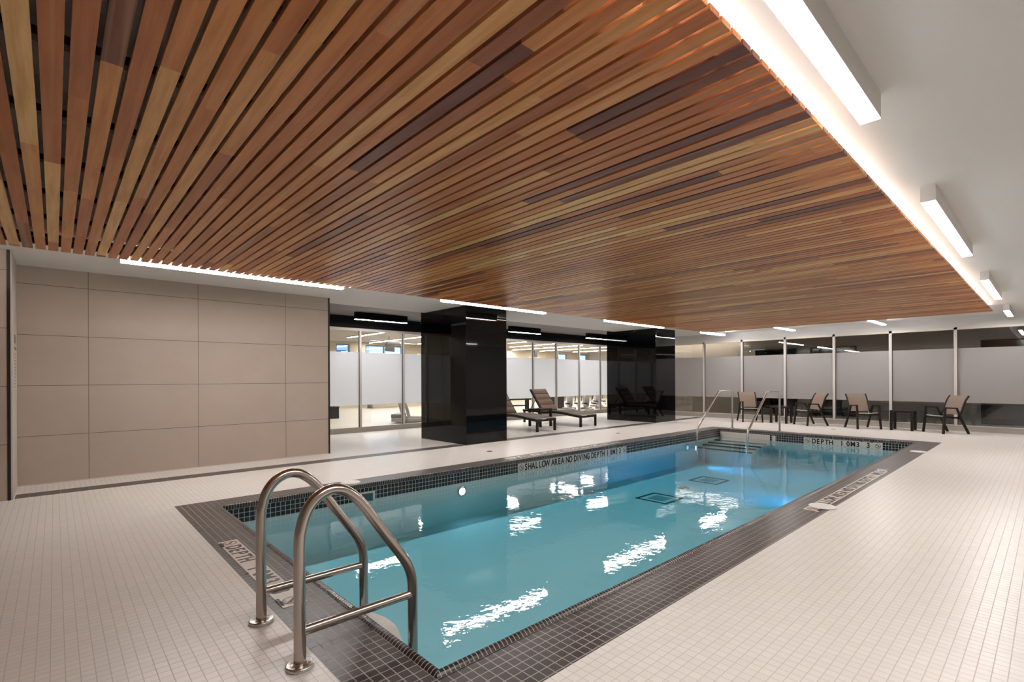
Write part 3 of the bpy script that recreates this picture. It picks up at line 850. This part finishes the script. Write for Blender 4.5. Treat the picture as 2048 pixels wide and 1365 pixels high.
def gymlight(x, y0, y1, label):
    t = thing('gym_light', label, 'ceiling light', (x, (y0+y1)/2, ZG-0.06), 0, 'linear lights on the gym ceiling')
    h = (y1-y0)/2
    obj('housing', bx(-0.06, 0.06, -h, h, 0.004, 0.06), fix_white, t)
    obj('diffuser', bx(-0.05, 0.05, -h+0.01, h-0.01, 0.0, 0.004), diff_gym, t)
gl_ = [(5.9,13.8,17.8,'unseen and added to brighten the frost near the panel wall'),(9.6,13.4,15.4,'short unseen one added close to the partition left of the nearer column'),(9.6,16.6,21.2,'leftmost, seen in the two panes by the panel wall'),(11.85,17.5,23.6,'long one behind the pane left of the nearer column'),(14.1,15.0,22.6,'just left of the nearer column'),(17.5,14.4,19.3,'first right of the nearer column'),(19.7,15.5,21.6,'second right of the nearer column'),(21.9,16.2,23.8,'third right of the nearer column'),(24.2,16.5,23.5,'fourth right of the nearer column'),(27.0,17.0,23.0,'rightmost at the back of the gym')]  # hidden lights nearest the partition are added to brighten the frosted film
for x, a, b_, w_ in gl_: gymlight(x, a, b_, 'long bright gym ceiling light, ' + w_)

# gym equipment
def treadmill(x, y, rz, label):
    t = thing('treadmill', label, 'treadmill', (x, y, 0), rz)
    obj('deck', bx(-0.38, 0.38, -0.9, 0.9, 0.05, 0.17), gym_white, t, bevel=0.02)
    obj('belt', bx(-0.26, 0.26, -0.88, 0.55, 0.171, 0.182), gym_black, t)
    b = bmesh.new(); B(b, -0.34, 0.34, 0.55, 0.92, 0.17, 0.30); obj('motor_cover', b, gym_grey, t, bevel=0.03)
    for s in (-1, 1):
        obj('upright', tube(bmesh.new(), [(s*0.40, 0.45, 0.1), (s*0.40, 0.75, 1.15)], 0, flat=(0.07,0.10)), gym_white, t)
        obj('handrail', tube(bmesh.new(), [(s*0.40, 0.73, 1.0), (s*0.40, 0.1, 0.95)], 0.022, 12), gym_grey, t, True)
        obj('foot', bx(s*0.38-0.05, s*0.38+0.05, -0.95, -0.8, 0, 0.09), gym_black, t)
    c = obj('console', tube(bmesh.new(), [(-0.42, 0.76, 1.2), (0.42, 0.76, 1.2)], 0, flat=(0.30,0.10)), gym_black, t)
    obj('screen', bx(-0.2, 0.2, 0.695, 0.705, 1.12, 1.32), plain('screen_grey', (0.05,0.06,0.07), 0.2), c)
treadmill(9.02, 14.35, math.radians(47.4), 'grey and white treadmill behind the glass left of the nearer column')
def elliptical(x, y, rz, label, first=[None]):
    if first[0] is not None:
        return dup(first[0], (x, y, 0), rz, label)
    t = thing('elliptical_trainer', label, 'exercise machine', (x, y, 0), rz, 'elliptical trainers in the gym')
    first[0] = t
    b = bmesh.new(); B(b, -0.06, 0.06, -0.9, 0.9, 0.03, 0.11); B(b, -0.32, 0.32, -0.92, -0.82, 0, 0.08); B(b, -0.32, 0.32, 0.82, 0.92, 0, 0.08); obj('base_frame', b, gym_white, t)
    b = bmesh.new(); cyl(b, (0,0), 0.28, 0.28, -0.11, 0.11, 28, Matrix.Translation((0,0.62,0.40)) @ Matrix.Rotation(PI/2, 4, 'Y')); obj('flywheel_cover', b, gym_white, t, bevel=0.02)
    obj('mast', tube(bmesh.new(), [(0,0.55,0.3),(0,0.42,1.45)], 0, flat=(0.10,0.12)), gym_grey, t)
    obj('console', bx(-0.17, 0.17, 0.36, 0.44, 1.38, 1.66), gym_black, t)
    for s in (-1, 1):
        obj('foot_arm', tube(bmesh.new(), [(s*0.20,0.55,0.35+0.08*s),(s*0.20,-0.70,0.22)], 0.03, 10), gym_white, t, True)
        obj('pedal', bx(s*0.20-0.08, s*0.20+0.08, -0.35, 0.05, 0.30, 0.35), gym_black, t)
        obj('arm_lever', tube(bmesh.new(), smoothpath([(s*0.24,0.45,0.4),(s*0.26,0.30,1.0),(s*0.22,0.05,1.55)], 0.2), 0.02, 10), gym_grey, t, True)
elliptical(17.2, 14.75, math.radians(-42), 'white elliptical trainer behind the glass, nearest the dark cabinet')
elliptical(17.8, 14.25, math.radians(-40), 'white elliptical trainer behind the glass, middle of the three')
elliptical(19.8, 15.2, math.radians(-43), 'white elliptical trainer behind the glass, nearest the farther column')
t = thing('gym_cabinet', 'tall dark cabinet standing in the gym behind the reclining lounger', 'cabinet', (17.9, 16.3, 0), math.radians(-42))
obj('body', bx(-0.34, 0.34, -0.3, 0.3, 0.0, 1.9), plain('dark_cabinet', (0.03,0.025,0.024), 0.4), t, bevel=0.01)
obj('door', bx(-0.31, 0.31, -0.32, -0.301, 0.05, 1.85), plain('dark_cabinet_door', (0.04,0.033,0.03), 0.3), t)
t = thing('storage_box', 'low black box on the gym floor seen beside the panel wall', 'box', (7.15, 18.3, 0))
obj('body', bx(-0.6, 0.6, -0.4, 0.4, 0, 0.40), gym_black, t, bevel=0.01)
obj('lid', bx(-0.61, 0.61, -0.41, 0.41, 0.402, 0.44), gym_black, t)
t = thing('weight_bench', 'long dark flat bench in the gym behind the first lounger', 'bench', (15.6, 16.9, 0), math.radians(-12))
obj('pad', bx(-0.9, 0.9, -0.16, 0.16, 0.45, 0.52), frame_dark, t, bevel=0.015)
for sx in (-0.75, 0.75):
    obj('leg', bx(sx-0.04, sx+0.04, -0.12, 0.12, 0, 0.45), frame_dark, t)
obj('stretcher', bx(-0.71, 0.71, -0.03, 0.03, 0.16, 0.22), frame_dark, t)
t = thing('dumbbell_rack', 'low rack of dark dumbbells far back in the gym', 'dumbbell rack', (12.45, 23.0, 0), 0)
for z in (0.25, 0.598):
    obj('shelf', bx(-0.9, 0.9, -0.22, 0.22, z-0.02, z), gym_grey, t)
for sx in (-0.9, 0.9): obj('side_frame', bx(sx-0.03, sx+0.03, -0.25, 0.25, 0, 0.575), gym_grey, t)
first_db = None
for zi, z in enumerate((0.599,)):
    for k in range(7):
        x = -0.78+k*0.26
        if first_db is None:
            b = bmesh.new(); M = Matrix.Translation((0,0,0.075)) @ Matrix.Rotation(PI/2, 4, 'X')
            cyl(b, (0,0), 0.02, 0.02, -0.07, 0.07, 12, M); cyl(b, (0,0), 0.075, 0.075, -0.17, -0.07, 8, M); cyl(b, (0,0), 0.075, 0.075, 0.07, 0.17, 8, M)
            d = obj('dumbbell', b, gym_black); first_db = d
            tag(d, 'black dumbbell on the low rack at the back of the gym', 'dumbbell', 'dumbbells on the rack')
        else:
            d = first_db.copy(); C.objects.link(d)
        d.location = (12.45+x, 23.0, z)
def tv(x, y, z, rz, label):
    t = thing('hanging_screen', label, 'television', (x, y, z), rz, 'screens hanging from the gym ceiling')
    obj('screen_body', bx(-0.28, 0.28, -0.03, 0.03, -0.17, 0.17), gym_black, t)
    obj('bracket', bx(-0.02, 0.02, 0.03, 0.06, 0.0, ZG-z), gym_grey, t)
tv(11.0, 20.0, 2.85, math.radians(20), 'dark hanging screen in the gym above the treadmill')
tv(19.6, 19.4, 2.80, math.radians(30), 'dark hanging screen in the gym right of the nearer column')
# cable machine frame with slanted arm (dark triangle above the frost)
t = thing('cable_machine', 'grey cable machine with a slanted top arm in the gym', 'exercise machine', (19.4, 17.6, 0), math.radians(40))
obj('frame', tube(bmesh.new(), [(-0.5,0,0),(-0.5,0,2.45),(0.5,0,2.45),(0.5,0,0)], 0, flat=(0.10,0.10)), gym_grey, t)
obj('top_arm', tube(bmesh.new(), [(-0.9,0,2.95),(0.9,0,2.25)], 0, flat=(0.12,0.14)), gym_white, t)
obj('weight_stack', bx(-0.18, 0.18, -0.1, 0.1, 0.05, 1.2), gym_black, t)
obj('base', bx(-0.7, 0.7, -0.3, 0.3, 0, 0.05), gym_grey, t)

# ------------------------------------------------------------------ patio chairs
def make_chair(label, loc, rz):
    # faces local -Y
    t = thing('patio_chair', label, 'chair', loc, rz, 'sling patio chairs before the far glass wall')
    R = dict(flat=(0.028, 0.036))
    for s in (-1, 1):
        x = s*0.285
        obj('leg', tube(bmesh.new(), [(x*1.05,-0.315,0.0),(x,-0.27,0.42),(x,-0.255,0.66)], 0, flat=(0.040,0.044)), frame_dark, t)
        obj('leg', tube(bmesh.new(), [(x*1.05,0.335,0.0),(x,0.13,0.42),(x,0.105,0.47)], 0, flat=(0.040,0.044)), frame_dark, t)
        obj('armrest', tube(bmesh.new(), [(x,-0.275,0.66),(x,0.04,0.645),(x,0.145,0.42)], 0, flat=(0.046,0.032)), frame_dark, t, bevel=0.004)
        obj('back_frame', tube(bmesh.new(), smoothpath([(s*0.262,0.12,0.40),(s*0.262,0.29,0.84),(s*0.262,0.375,0.955)], 0.2, 5), 0, flat=(0.030,0.036)), frame_dark, t)
        obj('seat_rail', tube(bmesh.new(), [(s*0.262,-0.27,0.435),(s*0.262,0.14,0.405)], 0, flat=(0.030,0.036)), frame_dark, t)
    obj('front_rail', bx(-0.285, 0.285, -0.28, -0.25, 0.385, 0.425), frame_dark, t)
    obj('rear_rail', bx(-0.275, 0.275, 0.105, 0.135, 0.375, 0.41), frame_dark, t)
    b = bmesh.new(); n = 10; prev = None
    pr = [(-0.275,0.452),(-0.25,0.460),(-0.15,0.445),(-0.02,0.430),(0.12,0.425)]
    for y, z in pr:
        row = [b.verts.new((x, y, z - 0.012*(1-(x/0.25)**2))) for x in [(-0.25+0.05*i) for i in range(11)]]
        row2 = [b.verts.new((v.co.x, v.co.y, v.co.z-0.008)) for v in row]
        if prev:
            for i in range(10):
                b.faces.new([prev[0][i], prev[0][i+1], row[i+1], row[i]]); b.faces.new([prev[1][i], row2[i], row2[i+1], prev[1][i+1]])
            b.faces.new([prev[0][0], row[0], row2[0], prev[1][0]]); b.faces.new([prev[0][10], prev[1][10], row2[10], row[10]])
        else: 
            for i in range(10): b.faces.new([row[i], row2[i], row2[i+1], row[i+1]])
        prev = (row, row2)
    for i in range(10): b.faces.new([prev[0][i], prev[0][i+1], prev[1][i+1], prev[1][i]])
    obj('seat', b, sling_seat, t, True)
    b = bmesh.new(); prev = None
    pr = [(0.150,0.475),(0.19,0.58),(0.235,0.70),(0.285,0.83),(0.325,0.90),(0.375,0.955)]
    for y, z in pr:
        row = [b.verts.new((x, y + 0.018*(1-(x/0.25)**2), z)) for x in [(-0.25+0.05*i) for i in range(11)]]
        row2 = [b.verts.new((v.co.x, v.co.y+0.008, v.co.z-0.003)) for v in row]
        if prev:
            for i in range(10):
                b.faces.new([prev[0][i], prev[0][i+1], row[i+1], row[i]]); b.faces.new([prev[1][i], row2[i], row2[i+1], prev[1][i+1]])
            b.faces.new([prev[0][0], row[0], row2[0], prev[1][0]]); b.faces.new([prev[0][10], prev[1][10], row2[10], row[10]])
        else:
            for i in range(10): b.faces.new([row[i], row2[i], row2[i+1], row[i+1]])
        prev = (row, row2)
    for i in range(10): b.faces.new([prev[0][i], prev[0][i+1], prev[1][i+1], prev[1][i]])
    obj('backrest', b, sling_tan, t, True)
    return t
def face(dx, dy): return math.atan2(dy, dx) + PI/2     # local -Y points along (dx,dy)
ch = make_chair('tan sling chair behind the handrails, leftmost of the four', (16.82, 6.76, 0), face(-0.45,-0.35))
dup(ch, (16.80, 4.97, 0), face(-0.52,0.40), 'tan sling chair turned right, just right of the handrails beside the first table')
dup(ch, (16.79, 3.645, 0), face(-0.46,-0.39), 'tan sling chair left of the farther right side table')
dup(ch, (16.87, 1.89, 0), face(-0.47,0.42), 'tan sling chair right of the side table, rightmost of the four')

def make_table(label, loc, rz, s=0.255, h=0.54):
    t = thing('side_table', label, 'side table', loc, rz, 'square dark side tables')
    obj('tabletop', bx(-s, s, -s, s, h-0.025, h), table_m, t, bevel=0.004)
    b = bmesh.new(); k = s-0.012
    B(b, -k, k, -k, -k+0.02, h-0.06, h-0.026); B(b, -k, k, k-0.02, k, h-0.06, h-0.026); B(b, -k, -k+0.02, -k+0.02, k-0.02, h-0.06, h-0.026); B(b, k-0.02, k, -k+0.02, k-0.02, h-0.06, h-0.026)
    obj('apron', b, frame_dark, t)
    for sx in (-1, 1):
        for sy in (-1, 1):
            obj('leg', bx(sx*(s-0.032)-0.030, sx*(s-0.032)+0.030, sy*(s-0.032)-0.030, sy*(s-0.032)+0.030, 0, h-0.025), frame_dark, t)
    return t
tb = make_table('square dark side table between the two left patio chairs', (17.03, 5.87, 0), 0)
dup(tb, (17.01, 2.77, 0), 0, 'square dark side table between the two right patio chairs')
dup(tb, (10.85, 10.55, 0), 0, 'square dark side table between the two sun loungers')

# ------------------------------------------------------------------ sun loungers (foot end at local y=0, head towards +Y)
def strip(bm, prof, w, th):
    """bent sheet: prof list of (y,z), half width w, thickness th"""
    prev = None
    for y, z in prof:
        q = [bm.verts.new((-w, y, z)), bm.verts.new((w, y, z)), bm.verts.new((w, y, z-th)), bm.verts.new((-w, y, z-th))]
        if prev:
            for i in range(4): bm.faces.new([prev[i], prev[(i+1)%4], q[(i+1)%4], q[i]])
        else: bm.faces.new(q)
        prev = q
    bm.faces.new(prev[::-1])
    return bm
def wave(y):
    # foot low, swelling under the knees, dip at the seat
    return 0.345 + 0.085*0.5*(1-math.cos(PI*min(1, y/1.0))) - 0.035*math.exp(-((y-1.55)/0.28)**2)
def make_lounger(label, loc):
    t = thing('sun_lounger', label, 'sun lounger', loc, 0, 'sun loungers in the alcove')
    W = 0.37
    ysamp = [0.0+0.08*i for i in range(32)]
    for s in (-1, 1):
        obj('side_rail', tube(bmesh.new(), [(s*(W-0.02), y, wave(y)-0.035) for y in ysamp], 0, flat=(0.035,0.065)), frame_dark, t)
        for yy in (0.03, 2.42):
            obj('leg', bx(s*(W-0.022)-0.028, s*(W-0.022)+0.028, yy-0.028, yy+0.028, 0, wave(yy)-0.01), frame_dark, t)
    for yy in (0.02, 1.66, 2.42):
        obj('cross_rail', bx(-W+0.03, W-0.03, yy-0.02, yy+0.02, wave(yy)-0.07, wave(yy)-0.012), frame_dark, t)
    obj('seat_frame_top', strip(bmesh.new(), [(y, wave(y)+0.012) for y in ysamp if y < 1.64], W, 0.012), plain('grey_brown_frame_top', (0.20,0.17,0.145), 0.4), t)
    obj('seat_pad', strip(bmesh.new(), [(y, wave(y)+0.022) for y in ysamp if 0.08 < y < 1.62], W-0.05, 0.012), cush_grey, t)
    b = bmesh.new()
    for k in range(4):
        yy = 0.25+k*0.36; B(b, -W+0.055, W-0.055, yy-0.006, yy+0.006, wave(yy)+0.020, wave(yy)+0.0245)
    obj('seam', b, frame_dark, t)
    # backrest raised about 50 degrees, hinge at y=1.62
    hy_, hz = 1.62, wave(1.62)+0.01
    a = math.radians(52); L = 0.86
    d = Vector((0, math.cos(a), math.sin(a))); nn = Vector((0, -math.sin(a), math.cos(a)))
    M = Matrix.Translation((0, hy_, hz)) @ Matrix.Rotation(a, 4, 'X')
    b = bmesh.new()
    for s in (-1, 1): B(b, s*(W-0.02)-0.018, s*(W-0.02)+0.018, 0, L, -0.02, 0.02, 0, M)
    B(b, -W+0.04, W-0.04, L-0.035, L, -0.02, 0.02, 0, M); B(b, -W+0.04, W-0.04, 0, 0.035, -0.02, 0.02, 0, M)
    br = obj('backrest_frame', b, frame_dark, t)
    b = bmesh.new()
    m_ = 4
    for k in range(m_):   # quilted cushion, four rolls
        y0 = 0.02 + k*(L-0.02)/m_; y1 = y0 + (L-0.02)/m_ - 0.008
        prof = []
        n = 8
        ring = []
        for i in range(n+1):
            tt = i/n; ring.append((y0+(y1-y0)*tt, 0.022 + 0.032*math.sin(PI*tt)**0.6 if 0 < tt < 1 else 0.022))
        pr = [(-W+0.045), (W-0.045)]
        prev = None
        for (yv, zv) in ring:
            q = [b.verts.new(M @ Vector((pr[0], yv, zv))), b.verts.new(M @ Vector((pr[1], yv, zv))), b.verts.new(M @ Vector((pr[1], yv, -0.01))), b.verts.new(M @ Vector((pr[0], yv, -0.01)))]
            if prev:
                for i in range(4): b.faces.new([prev[i], prev[(i+1)%4], q[(i+1)%4], q[i]])
            else: b.faces.new(q)
            prev = q
        b.faces.new(prev[::-1])
    obj('back_cushion', b, cush_brown, t)
    # support strut
    p = M @ Vector((0, 0.55, -0.02))
    b = bmesh.new()
    for s in (-1, 1): tube(b, [(s*0.22, p.y, p.z), (s*0.22, 2.30, wave(2.30)-0.03)], 0.012, 10)
    obj('support_strut', b, frame_dark, t)
    return t
lo = make_lounger('dark framed sun lounger nearer the viewpoint, partly hidden by the black column', (9.93, 9.40, 0))
dup(lo, (11.79, 9.43, 0), 0, 'dark framed sun lounger with raised quilted backrest left of the farther column')

# ------------------------------------------------------------------ world
w = bpy.data.worlds.new('World'); S.world = w; w.use_nodes = True
bg = w.node_tree.nodes['Background']; bg.inputs[0].default_value = (0.52,0.70,0.95,1); bg.inputs[1].default_value = 1.1

# ------------------------------------------------------------------ camera
f_, hy_, yaw, roll = 995.06, 757.57, 0.82761, -0.0046
cam = bpy.data.cameras.new('Camera'); co = bpy.data.objects.new('Camera', cam); C.objects.link(co)
cam.sensor_width = 36; cam.lens = f_/2048*36; cam.shift_y = (hy_-682.5)/2048; cam.clip_start = 0.02; cam.clip_end = 300
F = Vector((math.cos(yaw), math.sin(yaw), 0)); R0 = Vector((math.sin(yaw), -math.cos(yaw), 0)); U0 = Vector((0,0,1))
c, s = math.cos(roll), math.sin(roll)
Rv = R0*c + U0*s; Uv = -R0*s + U0*c
M = Matrix.Identity(4)
for i, a in enumerate((Rv, Uv, -F)):
    for j in range(3): M[j][i] = a[j]
M.translation = Vector((0, 0, 1.45))
co.matrix_world = M
S.camera = co

S.view_settings.view_transform = 'Standard'; S.view_settings.look = 'None'
S.view_settings.exposure = 1.12; S.view_settings.gamma = 1.0; S.view_settings.use_curve_mapping = False
cy = S.cycles
cy.max_bounces = 8; cy.diffuse_bounces = 4; cy.glossy_bounces = 4; cy.transmission_bounces = 6; cy.transparent_max_bounces = 16; cy.volume_bounces = 0
cy.sample_clamp_indirect = 6.0; cy.caustics_reflective = False; cy.caustics_refractive = False
cy.use_denoising = True; cy.use_adaptive_sampling = True; cy.adaptive_threshold = 0.03; cy.adaptive_min_samples = 24
